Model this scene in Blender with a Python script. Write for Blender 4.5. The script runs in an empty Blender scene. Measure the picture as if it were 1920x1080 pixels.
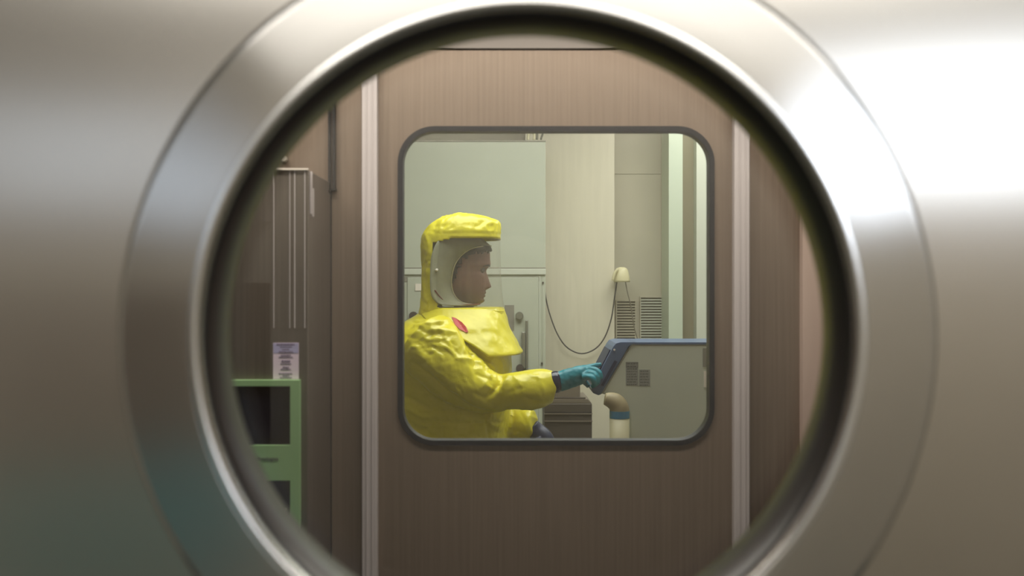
import bpy, bmesh, math, random
from mathutils import Vector, Matrix, noise
from mathutils.bvhtree import BVHTree
random.seed(7)
S = bpy.context.scene
COL = S.collection
PI = math.pi

# ------------------------------------------------------------------ camera, world, exposure
CZ = 1.58                       # camera height
F = 1866.7                      # focal length in pixels (35 mm on a 36 mm wide sensor)
cd = bpy.data.cameras.new('camera'); cam = bpy.data.objects.new('camera', cd); COL.objects.link(cam)
cam.location = (0, 0, CZ); cam.rotation_euler = (PI/2, 0, 0)
cd.lens = 35; cd.sensor_width = 36; cd.clip_start = 0.02
cd.dof.use_dof = True; cd.dof.focus_distance = 3.45; cd.dof.aperture_fstop = 5.0
S.camera = cam
S.view_settings.view_transform = 'Standard'; S.view_settings.look = 'None'
S.view_settings.exposure = 0.0; S.view_settings.gamma = 1.0; S.view_settings.use_curve_mapping = False
S.cycles.max_bounces = 10; S.cycles.transparent_max_bounces = 16
S.cycles.caustics_reflective = False; S.cycles.caustics_refractive = False
S.cycles.sample_clamp_indirect = 6
W = bpy.data.worlds.new('world'); S.world = W; W.use_nodes = True
W.node_tree.nodes['Background'].inputs[0].default_value = (0.5, 0.52, 0.55, 1)
W.node_tree.nodes['Background'].inputs[1].default_value = 0.15

def lin(c):
    return tuple(((v/255)/12.92 if v <= 10 else (((v/255)+.055)/1.055)**2.4) for v in c) + (1,)
def area(name, loc, size, power, color, rot=(0, 0, 0), sy=None):
    l = bpy.data.lights.new(name, 'AREA'); l.energy = power; l.color = color
    l.shape = 'RECTANGLE'; l.size = size; l.size_y = sy or size
    o = bpy.data.objects.new(name, l); COL.objects.link(o); o.location = loc; o.rotation_euler = rot
    return o
# laboratory ceiling lamps (behind the inner door), added airlock light, viewing-room lamps
area('laboratory_ceiling_lamp', (0.15, 3.42, 2.66), 1.4, 32, (.97, .975, 1), sy=1.2)
area('laboratory_ceiling_lamp', (1.1, 4.4, 2.66), .8, 13, (.98, .97, .97), sy=.6)
area('airlock_added_light', (-0.05, 1.50, 2.19), 1.7, 13, (1, .93, .82), sy=.10)  # added, unseen light: brightens the top of the inner door, fading downwards
area('viewing_room_ceiling_lamp', (0.2, -1.75, 2.66), 2.6, 45, (1, .95, .88), sy=.6)

def P(x, y, d):                  # photo pixel + distance -> point in the room
    return Vector(((x-960)/F*d, d, CZ + (540-y)/F*d))
def X(x, d): return (x-960)/F*d
def Z(y, d): return CZ + (540-y)/F*d

# ------------------------------------------------------------------ materials
def mat(name, color=(200, 200, 200), rough=.5, metal=0., spec=.5, emit=None, es=0., noise_amt=0., noise_scale=(8, 8, 8),
        bump=0., bump_scale=(60, 60, 60), aniso=0., tangent=None, arot=0., coat=0., sheen=0., alpha=1.):
    m = bpy.data.materials.new(name); m.use_nodes = True
    nt = m.node_tree; b = nt.nodes['Principled BSDF']
    c = lin(color)
    b.inputs['Base Color'].default_value = c
    b.inputs['Roughness'].default_value = rough; b.inputs['Metallic'].default_value = metal
    b.inputs['Specular IOR Level'].default_value = spec
    b.inputs['Coat Weight'].default_value = coat
    if emit: b.inputs['Emission Color'].default_value = lin(emit); b.inputs['Emission Strength'].default_value = es
    tc = nt.nodes.new('ShaderNodeTexCoord')
    def nz(sc, det=4):
        mp = nt.nodes.new('ShaderNodeMapping'); mp.inputs['Scale'].default_value = sc
        nt.links.new(tc.outputs['Object'], mp.inputs[0])
        n = nt.nodes.new('ShaderNodeTexNoise'); n.inputs['Scale'].default_value = 1; n.inputs['Detail'].default_value = det
        nt.links.new(mp.outputs[0], n.inputs['Vector']); return n
    if noise_amt:
        n = nz(noise_scale); r = nt.nodes.new('ShaderNodeMapRange')
        r.inputs['From Min'].default_value = .3; r.inputs['From Max'].default_value = .7
        r.inputs['To Min'].default_value = 1-noise_amt; r.inputs['To Max'].default_value = 1+noise_amt
        nt.links.new(n.outputs['Fac'], r.inputs['Value'])
        mx = nt.nodes.new('ShaderNodeVectorMath'); mx.operation = 'SCALE'; mx.inputs[0].default_value = c[:3]
        nt.links.new(r.outputs[0], mx.inputs['Scale']); nt.links.new(mx.outputs[0], b.inputs['Base Color'])
    if bump:
        n = nz(bump_scale, 6); bp = nt.nodes.new('ShaderNodeBump'); bp.inputs['Strength'].default_value = bump
        bp.inputs['Distance'].default_value = .002
        nt.links.new(n.outputs['Fac'], bp.inputs['Height']); nt.links.new(bp.outputs[0], b.inputs['Normal'])
    if aniso:
        b.inputs['Anisotropic'].default_value = aniso
        if not isinstance(tangent, str):
            t = nt.nodes.new('ShaderNodeCombineXYZ')
            for k in range(3): t.inputs[k].default_value = tangent[k]
        else: t = nt.nodes.new('ShaderNodeTangent'); t.direction_type = 'RADIAL'; t.axis = tangent; b.inputs['Anisotropic Rotation'].default_value = arot
        nt.links.new(t.outputs[0], b.inputs['Tangent'])
    return m

def glass(name, refl=.05, haze=0., tint=(255, 255, 255), hazecol=(255, 255, 255), rough=0.0):
    m = bpy.data.materials.new(name); m.use_nodes = True
    nt = m.node_tree; nt.nodes.clear(); N = nt.nodes.new; L = nt.links.new
    out = N('ShaderNodeOutputMaterial'); tr = N('ShaderNodeBsdfTransparent'); tr.inputs[0].default_value = lin(tint)
    gl = N('ShaderNodeBsdfGlossy'); gl.inputs['Roughness'].default_value = rough
    lw = N('ShaderNodeLayerWeight'); lw.inputs[0].default_value = .5
    pw = N('ShaderNodeMath'); pw.operation = 'POWER'; pw.inputs[1].default_value = 4; L(lw.outputs['Facing'], pw.inputs[0])
    ma = N('ShaderNodeMath'); ma.operation = 'MULTIPLY_ADD'; ma.inputs[1].default_value = .6; ma.inputs[2].default_value = refl
    L(pw.outputs[0], ma.inputs[0])
    mx = N('ShaderNodeMixShader'); L(ma.outputs[0], mx.inputs[0]); L(gl.outputs[0], mx.inputs[2])
    if haze:
        df = N('ShaderNodeBsdfTranslucent'); df.inputs[0].default_value = lin(hazecol)
        d2 = N('ShaderNodeBsdfDiffuse'); d2.inputs[0].default_value = lin(hazecol)
        m1 = N('ShaderNodeMixShader'); L(df.outputs[0], m1.inputs[1]); L(d2.outputs[0], m1.inputs[2])
        m2 = N('ShaderNodeMixShader'); m2.inputs[0].default_value = haze; L(tr.outputs[0], m2.inputs[1]); L(m1.outputs[0], m2.inputs[2])
        L(m2.outputs[0], mx.inputs[1])
    else:
        L(tr.outputs[0], mx.inputs[1])
    L(mx.outputs[0], out.inputs[0])
    return m

def emis(name, col, s):
    m = bpy.data.materials.new(name); m.use_nodes = True; nt = m.node_tree; nt.nodes.clear()
    e = nt.nodes.new('ShaderNodeEmission'); e.inputs[0].default_value = lin(col); e.inputs[1].default_value = s
    o = nt.nodes.new('ShaderNodeOutputMaterial'); nt.links.new(e.outputs[0], o.inputs[0]); return m

M = {}
M['steel_front'] = mat('brushed_steel_wall', (196, 193, 187), .25, 1., aniso=.85, tangent=(1, 0, 0), noise_amt=.03, noise_scale=(3, 3, 3))
M['steel_ring'] = mat('turned_steel_ring', (186, 185, 182), .19, 1., aniso=.85, tangent='Z', arot=.25, noise_amt=.02)
M['rim'] = mat('polished_steel_rim', (205, 205, 203), .2, 1.)
M['rubber'] = mat('black_rubber', (34, 33, 33), .32, 0., spec=.6)
M['steel_wall'] = mat('brushed_steel_panel', (141, 125, 110), .42, .5, noise_amt=.10, noise_scale=(160, 160, 3), bump=.12, bump_scale=(300, 300, 6))
M['steel_left'] = mat('brushed_steel_cabinet', (132, 124, 114), .36, .7, noise_amt=.10, noise_scale=(120, 120, 3), bump=.12, bump_scale=(300, 300, 6))
M['alu'] = mat('satin_aluminium', (208, 200, 198), .4, .15, noise_amt=.04, noise_scale=(200, 200, 4))
M['dark'] = mat('dark_gap', (30, 28, 27), .6)
M['seal'] = mat('grey_blue_seal', (26, 28, 34), .5, spec=.3)
M['pane'] = glass('window_glass', .05)
M['pane_tint'] = glass('tinted_window_glass', .02, tint=(252, 254, 249))
M['soffit'] = mat('grey_metal_ceiling', (215, 205, 195), .5)
M['pinkish'] = mat('pinkish_cream_panel', (205, 182, 168), .55)
M['lab_wall'] = mat('cream_lab_wall', (214, 207, 186), .6, noise_amt=.03, noise_scale=(60, 60, 4))
M['lab_panel'] = mat('grey_green_enamel', (186, 190, 172), .5, noise_amt=.02)
M['lab_frame'] = mat('pale_grey_enamel', (204, 207, 192), .45)
M['lab_dim'] = mat('greyish_beige_panel', (190, 184, 164), .6, noise_amt=.03)
M['lab_green'] = mat('pale_green_post', (196, 206, 186), .5)
M['lab_brown'] = mat('olive_brown_panel', (150, 142, 116), .6)
M['ceil'] = mat('white_ceiling', (225, 222, 212), .7)
M['floor'] = mat('grey_vinyl_floor', (110, 112, 108), .4, noise_amt=.06)
M['view_wall'] = mat('beige_plaster', (206, 198, 184), .7, noise_amt=.03)
M['teal'] = mat('teal_reflection_board', (50, 160, 172), .6)
M['yellow'] = mat('yellow_coated_fabric', (226, 214, 52), .30, spec=.55, noise_amt=.06, noise_scale=(9, 9, 9), bump=.45, bump_scale=(70, 70, 70))
_nt = M['yellow'].node_tree; _b = _nt.nodes['Principled BSDF']
_n = _nt.nodes.new('ShaderNodeTexNoise'); _n.noise_type = 'RIDGED_MULTIFRACTAL'; _n.inputs['Scale'].default_value = 11; _n.inputs['Detail'].default_value = 3; _n.inputs['Distortion'].default_value = .8
_tc = [n for n in _nt.nodes if n.type == 'TEX_COORD'][0]; _nt.links.new(_tc.outputs['Object'], _n.inputs['Vector'])
_bp = _nt.nodes.new('ShaderNodeBump'); _bp.inputs['Strength'].default_value = .55; _bp.inputs['Distance'].default_value = .006
_nt.links.new(_n.outputs['Fac'], _bp.inputs['Height'])
_nt.links.new(_b.inputs['Normal'].links[0].from_socket, _bp.inputs['Normal']); _nt.links.new(_bp.outputs[0], _b.inputs['Normal'])
M['hood_grey'] = mat('white_inner_hood_cloth', (158, 158, 132), .8, noise_amt=.1, noise_scale=(30, 30, 30), bump=.3, bump_scale=(120, 120, 120))
M['cream'] = mat('cream_elastic_edge', (215, 208, 170), .7)
M['red'] = mat('red_plastic', (190, 45, 40), .45)
M['maroon'] = mat('dark_red_edging', (110, 45, 30), .6)
M['hair'] = mat('dark_brown_hair', (24, 17, 13), .6, noise_amt=.3, noise_scale=(300, 300, 60), bump=.8, bump_scale=(500, 500, 100))
M['eye'] = mat('eye', (90, 80, 72), .2)
M['teal_glove'] = mat('teal_nitrile', (22, 128, 142), .4, spec=.5, noise_amt=.12, noise_scale=(40, 40, 40), bump=.5, bump_scale=(110, 110, 110))
M['navy'] = mat('navy_rubber', (24, 26, 52), .2, spec=.6)
M['navy_glove'] = mat('navy_nitrile', (38, 42, 66), .4)
M['visor'] = glass('clear_visor_film', .04, haze=.09, hazecol=(225, 222, 200))
M['mach'] = mat('light_grey_housing', (196, 199, 182), .5, noise_amt=.035, noise_scale=(7, 7, 2.5))
M['mblue'] = mat('slate_blue_plastic', (76, 98, 132), .35)
M['mscreen'] = mat('dark_touch_screen', (34, 46, 78), .4, spec=.25)
M['label'] = mat('grey_label', (146, 147, 140), .6, noise_amt=.15, noise_scale=(300, 300, 300))
M['ink'] = mat('dark_print', (96, 96, 90), .6)
M['pipe'] = mat('cream_plastic_pipe', (206, 198, 164), .5)
M['band'] = mat('blue_plastic_band', (70, 132, 168), .45)
M['umber'] = mat('dark_umber_enamel', (78, 70, 62), .5)
M['umber2'] = mat('taupe_plastic', (120, 110, 98), .5)
M['cable'] = mat('dark_grey_cable', (62, 60, 56), .5)
M['cable2'] = mat('grey_cord', (120, 114, 98), .6)
M['bell'] = mat('cream_silicone', (216, 208, 168), .4, bump=.3)
M['green'] = mat('green_powder_coat', (146, 184, 130), .5, noise_amt=.04)
M['black_screen'] = mat('black_display', (14, 14, 20), .18, spec=.6)
M['paper'] = mat('lilac_white_paper', (226, 208, 222), .8)
M['paperhead'] = mat('blue_print_ground', (176, 172, 206), .8)
M['print'] = mat('grey_violet_print', (120, 106, 132), .8)
M['white'] = mat('white_plastic', (238, 228, 214), .5)
M['slot'] = mat('grey_slot', (140, 136, 122), .6)
M['rod'] = mat('dull_steel_rod', (140, 140, 128), .4, .5)
# skin with darker stubble low on the face (its own colour)
m = mat('skin', (122, 86, 70), .55, noise_amt=.1, noise_scale=(60, 60, 60)); M['skin'] = m

# ------------------------------------------------------------------ mesh helpers
ROOT = {}
def tag(o, label, cat=None, group=None, kind=None):
    o['label'] = label
    if cat: o['category'] = cat
    if group: o['group'] = group
    if kind: o['kind'] = kind
    return o
def thing(name, label, cat, loc, group=None, kind=None):
    o = bpy.data.objects.new(name, None); o.empty_display_size = .05; COL.objects.link(o); o.location = loc
    ROOT[o] = Vector(loc)
    return tag(o, label, cat, group, kind)
def base(o):
    v = Vector()
    while o is not None: v += o.location; o = o.parent
    return v
def obj(name, bm, m, parent=None, smooth=False, origin=None, recalc=True):
    if recalc: bmesh.ops.recalc_face_normals(bm, faces=bm.faces)
    if parent is not None: off = base(parent); loc = Vector()
    else:
        if origin is None:
            xs = [v.co for v in bm.verts]
            origin = Vector(((min(c.x for c in xs)+max(c.x for c in xs))/2, (min(c.y for c in xs)+max(c.y for c in xs))/2, min(c.z for c in xs)))
        off = Vector(origin); loc = off
    for v in bm.verts: v.co -= off
    me = bpy.data.meshes.new(name); bm.to_mesh(me); bm.free()
    for p in me.polygons: p.use_smooth = smooth
    o = bpy.data.objects.new(name, me); COL.objects.link(o); o.location = loc; o.parent = parent
    if isinstance(m, str): m = M[m]
    me.materials.append(m)
    return o
def B(): return bmesh.new()
def bx(bm, x0, x1, y0, y1, z0, z1, bev=0., seg=2):
    r = bmesh.ops.create_cube(bm, size=1)
    vs = r['verts']
    for v in vs:
        v.co = Vector(((x0+x1)/2+v.co.x*(x1-x0), (y0+y1)/2+v.co.y*(y1-y0), (z0+z1)/2+v.co.z*(z1-z0)))
    if bev:
        es = list({e for v in vs for e in v.link_edges})
        bmesh.ops.bevel(bm, geom=es, offset=bev, segments=seg, affect='EDGES', profile=.5)
    return bm
def pbx(bm, px0, px1, py0, py1, d0, d1, bev=0.):     # front face given by photo pixels at distance d0
    return bx(bm, X(px0, d0), X(px1, d0), d0, d1, Z(py1, d0), Z(py0, d0), bev)
def prism(bm, pts, y0, y1, bev=0.):                  # pts: (x, z) outline
    a = [bm.verts.new((x, y0, z)) for x, z in pts]; b = [bm.verts.new((x, y1, z)) for x, z in pts]
    n = len(pts); fs = [bm.faces.new(a), bm.faces.new(b[::-1])]
    for i in range(n): fs.append(bm.faces.new((a[i], b[i], b[(i+1) % n], a[(i+1) % n])))
    if bev:
        bmesh.ops.recalc_face_normals(bm, faces=fs)
        es = [e for e in bm.edges if e.verts[0] in a and e.verts[1] in a]
        bmesh.ops.bevel(bm, geom=es, offset=bev, segments=2, affect='EDGES')
    return bm
def loft(bm, rings, cap=True, closed=True):
    R = [[bm.verts.new(p) for p in r] for r in rings]
    n = len(R[0])
    for a, b in zip(R, R[1:]):
        for i in range(n if closed else n-1):
            j = (i+1) % n
            bm.faces.new((a[i], a[j], b[j], b[i]))
    if cap and closed: bm.faces.new(R[0][::-1]); bm.faces.new(R[-1])
    return R
def smoothpath(pts, k=6):                            # catmull-rom through tuples of any length
    out = []
    for i in range(len(pts)-1):
        p0 = pts[max(i-1, 0)]; p1 = pts[i]; p2 = pts[i+1]; p3 = pts[min(i+2, len(pts)-1)]
        for s in range(k):
            t = s/k
            out.append(tuple(.5*((2*b)+(-a+c)*t+(2*a-5*b+4*c-d)*t*t+(-a+3*b-3*c+d)*t**3) for a, b, c, d in zip(p0, p1, p2, p3)))
    out.append(tuple(pts[-1])); return out
def tube(bm, pts, n=12, k=6, squash=1.):             # pts: (x, y, z, r)
    pp = smoothpath(pts, k) if k > 1 else pts
    rings = []; up = None
    for i, p in enumerate(pp):
        a = Vector(pp[max(i-1, 0)][:3]); b = Vector(pp[min(i+1, len(pp)-1)][:3]); t = (b-a).normalized()
        if up is None: up = Vector((0, 1, 0)) if abs(t.y) < .9 else Vector((1, 0, 0))
        s = t.cross(up).normalized(); up = s.cross(t).normalized()
        c = Vector(p[:3]); r = p[3]
        rings.append([c + s*math.cos(q)*r + up*math.sin(q)*r*squash for q in (2*PI*j/n for j in range(n))])
    loft(bm, rings); return bm
def pxtube(pts):                                     # (px, py, d, r) -> (x, y, z, r)
    return [(*P(a, b, d), r) for a, b, d, r in pts]
def ell(bm, c, r, u=24, v=16):
    m_ = Matrix.Translation(c) @ Matrix.Diagonal((*r, 1))
    bmesh.ops.create_uvsphere(bm, u_segments=u, v_segments=v, radius=1, matrix=m_)
def cyl(bm, c, r, h, axis='Y', n=32):
    rot = Matrix.Rotation(PI/2, 4, 'X') if axis == 'Y' else (Matrix.Rotation(PI/2, 4, 'Y') if axis == 'X' else Matrix())
    bmesh.ops.create_cone(bm, cap_ends=True, segments=n, radius1=r, radius2=r, depth=h, matrix=Matrix.Translation(c) @ rot)
def interp(tab, y):
    if y <= tab[0][0]: return tab[0][1:]
    for a, b in zip(tab, tab[1:]):
        if y <= b[0]:
            t = (y-a[0])/(b[0]-a[0]); t2 = t
            return tuple(p+(q-p)*t2 for p, q in zip(a[1:], b[1:]))
    return tab[-1][1:]
def sinterp(tab, y):                                 # smooth version
    n = len(tab)
    if y <= tab[0][0]: return tab[0][1:]
    if y >= tab[-1][0]: return tab[-1][1:]
    for i in range(n-1):
        if y <= tab[i+1][0]:
            a, b = tab[i], tab[i+1]; t = (y-a[0])/(b[0]-a[0]); h = b[0]-a[0]
            res = []
            for k in range(1, len(a)):
                ma = (b[k]-tab[i-1][k])/(b[0]-tab[i-1][0])*h if i > 0 else (b[k]-a[k])
                mb = (tab[i+2][k]-a[k])/(tab[i+2][0]-a[0])*h if i+2 < n else (b[k]-a[k])
                res.append((2*t**3-3*t*t+1)*a[k]+(t**3-2*t*t+t)*ma+(-2*t**3+3*t*t)*b[k]+(t**3-t*t)*mb)
            return tuple(res)
def sup(t, n):                                       # superellipse unit point
    c, s = math.cos(t), math.sin(t)
    return (math.copysign(abs(c)**(2/n), c), math.copysign(abs(s)**(2/n), s))
def rrect(x0, x1, z0, z1, r, k=12):
    pts = []
    for cx, cz, a0 in ((x1-r, z1-r, 0), (x0+r, z1-r, 90), (x0+r, z0+r, 180), (x1-r, z0+r, 270)):
        for i in range(k+1):
            a = math.radians(a0+90*i/k); pts.append((cx+r*math.cos(a), cz+r*math.sin(a)))
    return pts
def frame_ring(bm, outer, inner, y0, y1):            # prism with a hole, both outlines have the same count
    n = len(outer)
    vs = [[bm.verts.new((x, y, z)) for x, z in o] for o, y in ((outer, y0), (outer, y1), (inner, y1), (inner, y0))]
    for k in range(4):
        a, b = vs[k], vs[(k+1) % 4]
        for i in range(n): bm.faces.new((a[i], a[(i+1) % n], b[(i+1) % n], b[i]))
def plate_with_hole(bm, x0, x1, z0, z1, hole, y0, y1):
    # star-shaped fill: the hole outline is matched by rays onto the rectangle
    cx = sum(p[0] for p in hole)/len(hole); cz = sum(p[1] for p in hole)/len(hole)
    pts = []; n = len(hole)
    angs = [math.atan2(z-cz, x-cx) for x, z in hole]
    corners = [(x1, z1), (x0, z1), (x0, z0), (x1, z0)]
    out = []
    for a in angs:
        dx, dz = math.cos(a), math.sin(a)
        t = min([(x1-cx)/dx if dx > 1e-9 else 1e9, (x0-cx)/dx if dx < -1e-9 else 1e9, (z1-cz)/dz if dz > 1e-9 else 1e9, (z0-cz)/dz if dz < -1e-9 else 1e9])
        out.append([cx+dx*t, cz+dz*t])
    for c in corners:
        i = min(range(n), key=lambda i: abs((math.atan2(c[1]-cz, c[0]-cx)-angs[i]+PI) % (2*PI)-PI)); out[i] = list(c)
    frame_ring(bm, out, hole, y0, y1)

def remesh(o, voxel, smooth_it=6, factor=.5):
    md = o.modifiers.new('r', 'REMESH'); md.mode = 'VOXEL'; md.voxel_size = voxel; md.use_smooth_shade = True
    if smooth_it:
        sm = o.modifiers.new('s', 'SMOOTH'); sm.iterations = smooth_it; sm.factor = factor
    bpy.context.view_layer.update()
    dg = bpy.context.evaluated_depsgraph_get()
    me = bpy.data.meshes.new_from_object(o.evaluated_get(dg))
    mt = o.data.materials[0]
    o.modifiers.clear(); o.data = me
    if not me.materials: me.materials.append(mt)
    for p in me.polygons: p.use_smooth = True
    return o
def nz3(p, s, seed=0.): return noise.noise(Vector((p.x*s[0]+seed, p.y*s[1]+seed*1.7, p.z*s[2]-seed)))
def crumple(o, amp=.006, folds=.010, seed=3., mask=None):
    me = o.data; off = base(o)
    ns = [v.normal.copy() for v in me.vertices]
    for v, n in zip(me.vertices, ns):
        p = v.co + off
        w = Vector((nz3(p, (6, 6, 6), seed), nz3(p, (6, 6, 6), seed+9), nz3(p, (6, 6, 6), seed+5)))*.10
        q = p + w
        a = max(0, 1-abs(nz3(q, (13, 13, 8), seed))*7)**1.3
        b = max(0, 1-abs(nz3(q, (27, 27, 20), seed+4))*5)**1.3
        c = nz3(q, (6, 6, 8), seed+2)
        g = max(.25, min(1, .55+1.4*nz3(p, (4, 4, 4), seed+11)))
        k = mask(p) if mask else 1.
        v.co += n*k*(folds*c + g*(amp*a + amp*.55*b))

import numpy as np
def creases(o):
    """folds pressed into the near side of the suit: (points in photo pixels, height, half width)"""
    L = [([(768, 676), (800, 702), (840, 738), (885, 768), (925, 776)], -.016, 7), ([(850, 672), (880, 674), (915, 683), (932, 696)], .009, 6),
         ([(943, 700), (936, 720), (922, 738), (912, 748)], -.016, 4.5), ([(955, 700), (944, 722), (930, 742)], .010, 5), ([(925, 690), (915, 712), (900, 730)], .006, 6),
         ([(856, 600), (872, 632), (888, 668), (893, 690)], -.014, 5), ([(846, 600), (860, 634), (874, 664)], .006, 6),
         ([(810, 628), (832, 634), (850, 650)], .005, 3.5), ([(820, 645), (838, 652), (852, 668)], .005, 3.5), ([(806, 618), (826, 618), (846, 626)], .005, 3.5),
         ([(830, 656), (846, 664), (856, 680)], -.005, 3), ([(800, 640), (815, 652), (828, 668)], -.004, 4), ([(845, 640), (852, 656), (866, 670)], -.004, 3),
         ([(890, 700), (910, 708), (925, 716)], -.005, 4), ([(905, 722), (925, 728), (940, 744)], .004, 5), ([(880, 735), (905, 745), (930, 765)], -.005, 5),
         ([(758, 742), (785, 756), (808, 770)], -.008, 5), ([(762, 764), (790, 780), (812, 782)], .008, 5), ([(768, 800), (792, 806), (812, 796)], -.008, 5), ([(770, 790), (800, 800), (815, 815)], .006, 4),
         ([(800, 790), (870, 794), (950, 792)], -.005, 3), ([(905, 770), (915, 800), (918, 830)], -.006, 4), ([(880, 780), (890, 810), (885, 830)], .005, 5),
         ([(965, 768), (960, 790), (962, 815)], -.008, 4), ([(1008, 702), (1016, 722), (1022, 745)], .004, 4), ([(990, 700), (1000, 706), (1012, 704)], .004, 3), ([(980, 744), (1005, 752), (1030, 752)], -.005, 4),
         ([(760, 630), (790, 640), (806, 660)], -.005, 5), ([(775, 612), (800, 606), (830, 604)], .006, 5), ([(765, 655), (790, 668), (820, 700)], .006, 6)]
    rnd = random.Random(11)
    for x0, x1, y0, y1, a0, a1, n, h in ((762, 850, 600, 680, -30, 50, 34, .0042), (800, 930, 690, 765, 0, 60, 16, .003), (760, 930, 770, 828, -25, 35, 20, .0038), (940, 1030, 704, 750, -20, 90, 10, .0025), (960, 1010, 770, 820, 20, 90, 7, .004), (880, 960, 670, 700, 0, 90, 6, .003)):
        for _ in range(n):
            x, y = rnd.uniform(x0, x1), rnd.uniform(y0, y1); a = math.radians(rnd.uniform(a0, a1)); l = rnd.uniform(8, 22); kk = rnd.uniform(-5, 5)
            L.append(([(x-l*math.cos(a), y-l*math.sin(a)), (x-kk*math.sin(a), y+kk*math.cos(a)), (x+l*math.cos(a), y+l*math.sin(a))], rnd.choice((-1, 1))*h*rnd.uniform(.6, 1.2), rnd.uniform(2.2, 4)))
    me = o.data; n = len(me.vertices); off = base(o)
    co = np.empty(n*3); me.vertices.foreach_get('co', co); co = co.reshape(-1, 3)
    no = np.empty(n*3); me.vertices.foreach_get('normal', no); no = no.reshape(-1, 3)
    w = co+np.array(off); px = 960+w[:, 0]/w[:, 1]*F; py = 540-(w[:, 2]-CZ)/w[:, 1]*F
    near = np.clip((-no[:, 1]+.1)/.5, 0, 1)*(w[:, 1] < 3.86)
    dsp = np.zeros(n)
    for pts, h, wd in L:
        P_ = [np.array(p, float) for p in smoothpath(pts, 3)]; N = len(P_)-1; best = np.full(n, 1e9); tt = np.zeros(n)
        for i in range(N):
            a, b = P_[i], P_[i+1]; ab = b-a; t = np.clip(((px-a[0])*ab[0]+(py-a[1])*ab[1])/(ab@ab+1e-9), 0, 1)
            d = np.hypot(px-a[0]-t*ab[0], py-a[1]-t*ab[1]); m_ = d < best; best = np.where(m_, d, best); tt = np.where(m_, (i+t)/N, tt)
        env = np.clip(np.sin(np.clip(tt, 0, 1)*math.pi), 0, 1)**.6
        dsp += h*env*np.exp(-(best/wd)**1.4)
    co += no*(dsp*near)[:, None]
    me.vertices.foreach_set('co', co.ravel()); me.update()

# ------------------------------------------------------------------ 1. foreground: steel wall with round viewing port
D0 = .61
PC = (X(989, D0), Z(631, D0)); RO = 765/F*D0; RI = 612/F*D0
def circ(r, n=192, c=PC): return [(c[0]+r*math.cos(2*PI*(i+.5)/n), c[1]+r*math.sin(2*PI*(i+.5)/n)) for i in range(n)]
bm = B(); plate_with_hole(bm, -2.2, 2.2, 0, 2.7, circ(RI+.006), D0+.004, D0+.052)
wf = obj('wall_front', bm, 'steel_front', origin=(PC[0], D0, PC[1]))
tag(wf, 'brushed stainless steel wall around the round viewing port', kind='structure')

port = thing('window_1', 'round porthole with wide turned steel ring and black seal in steel wall', None, (PC[0], D0, PC[1]), kind='structure')
def lathe(prof, n=256):                              # prof: (r, y)
    bm = B(); rings = []
    for r, y in prof: rings.append([(PC[0]+r*math.cos(2*PI*i/n), y, PC[1]+r*math.sin(2*PI*i/n)) for i in range(n)])
    R = [[bm.verts.new(p) for p in q] for q in rings]
    for a, b in zip(R, R[1:]+R[:1]):
        for i in range(n): bm.faces.new((a[i], a[(i+1) % n], b[(i+1) % n], b[i]))
    return bm
# flat ring built in its own axes (Z = ring axis) so that the turned grain runs around it
def lathe_z(name, prof, m, n=256):
    bm = B(); R = [[bm.verts.new((r*math.cos(2*PI*i/n), r*math.sin(2*PI*i/n), z)) for i in range(n)] for r, z in prof]
    for a, b in zip(R, R[1:]+R[:1]):
        for i in range(n): bm.faces.new((a[i], a[(i+1) % n], b[(i+1) % n], b[i]))
    bmesh.ops.recalc_face_normals(bm, faces=bm.faces)
    me = bpy.data.meshes.new(name); bm.to_mesh(me); bm.free(); me.materials.append(M[m])
    for p in me.polygons: p.use_smooth = True
    o = bpy.data.objects.new(name, me); COL.objects.link(o); o.parent = port; o.rotation_euler = (PI/2, 0, 0)
    try: me.set_sharp_from_angle(angle=math.radians(28))
    except Exception: pass
    return o
def arcp(cr, cz, r, a0, a1, k=6): return [(cr+r*math.cos(math.radians(a0+(a1-a0)*i/k)), cz+r*math.sin(math.radians(a0+(a1-a0)*i/k))) for i in range(k+1)]
# z > 0 is towards the camera
prof = [(RO, -.004)] + arcp(RO-.004, .002, .004, 0, 90, 5) + [(RO-.006, .00605), (RO-.02, .0061), (RI+.02, .0064), (RI+.0078, .00648), (RI+.0065, .0065)] + [(RI+.0065, -.004)]
lathe_z('ring_flange', prof, 'steel_ring')
prof = [(RI+.0065, -.004)] + [(RI+.0065, .0060)] + arcp(RI+.0036, .0026, .0036, 80, 180, 10) + [(RI, -.004)]
lathe_z('inner_rim', prof, 'rim')
bm = lathe([(RI+.001, D0+.002), (RI+.0045, D0+.056), (RI-.0010, D0+.056), (RI-.0035, D0+.050), (RI-.0015, D0+.006)])
obj('port_seal', bm, 'rubber', port, smooth=True)
bm = B(); cyl(bm, Vector((PC[0], D0+.048, PC[1])), RI-.001, .010, n=128)
obj('glass_pane', bm, 'pane', port)

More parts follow.
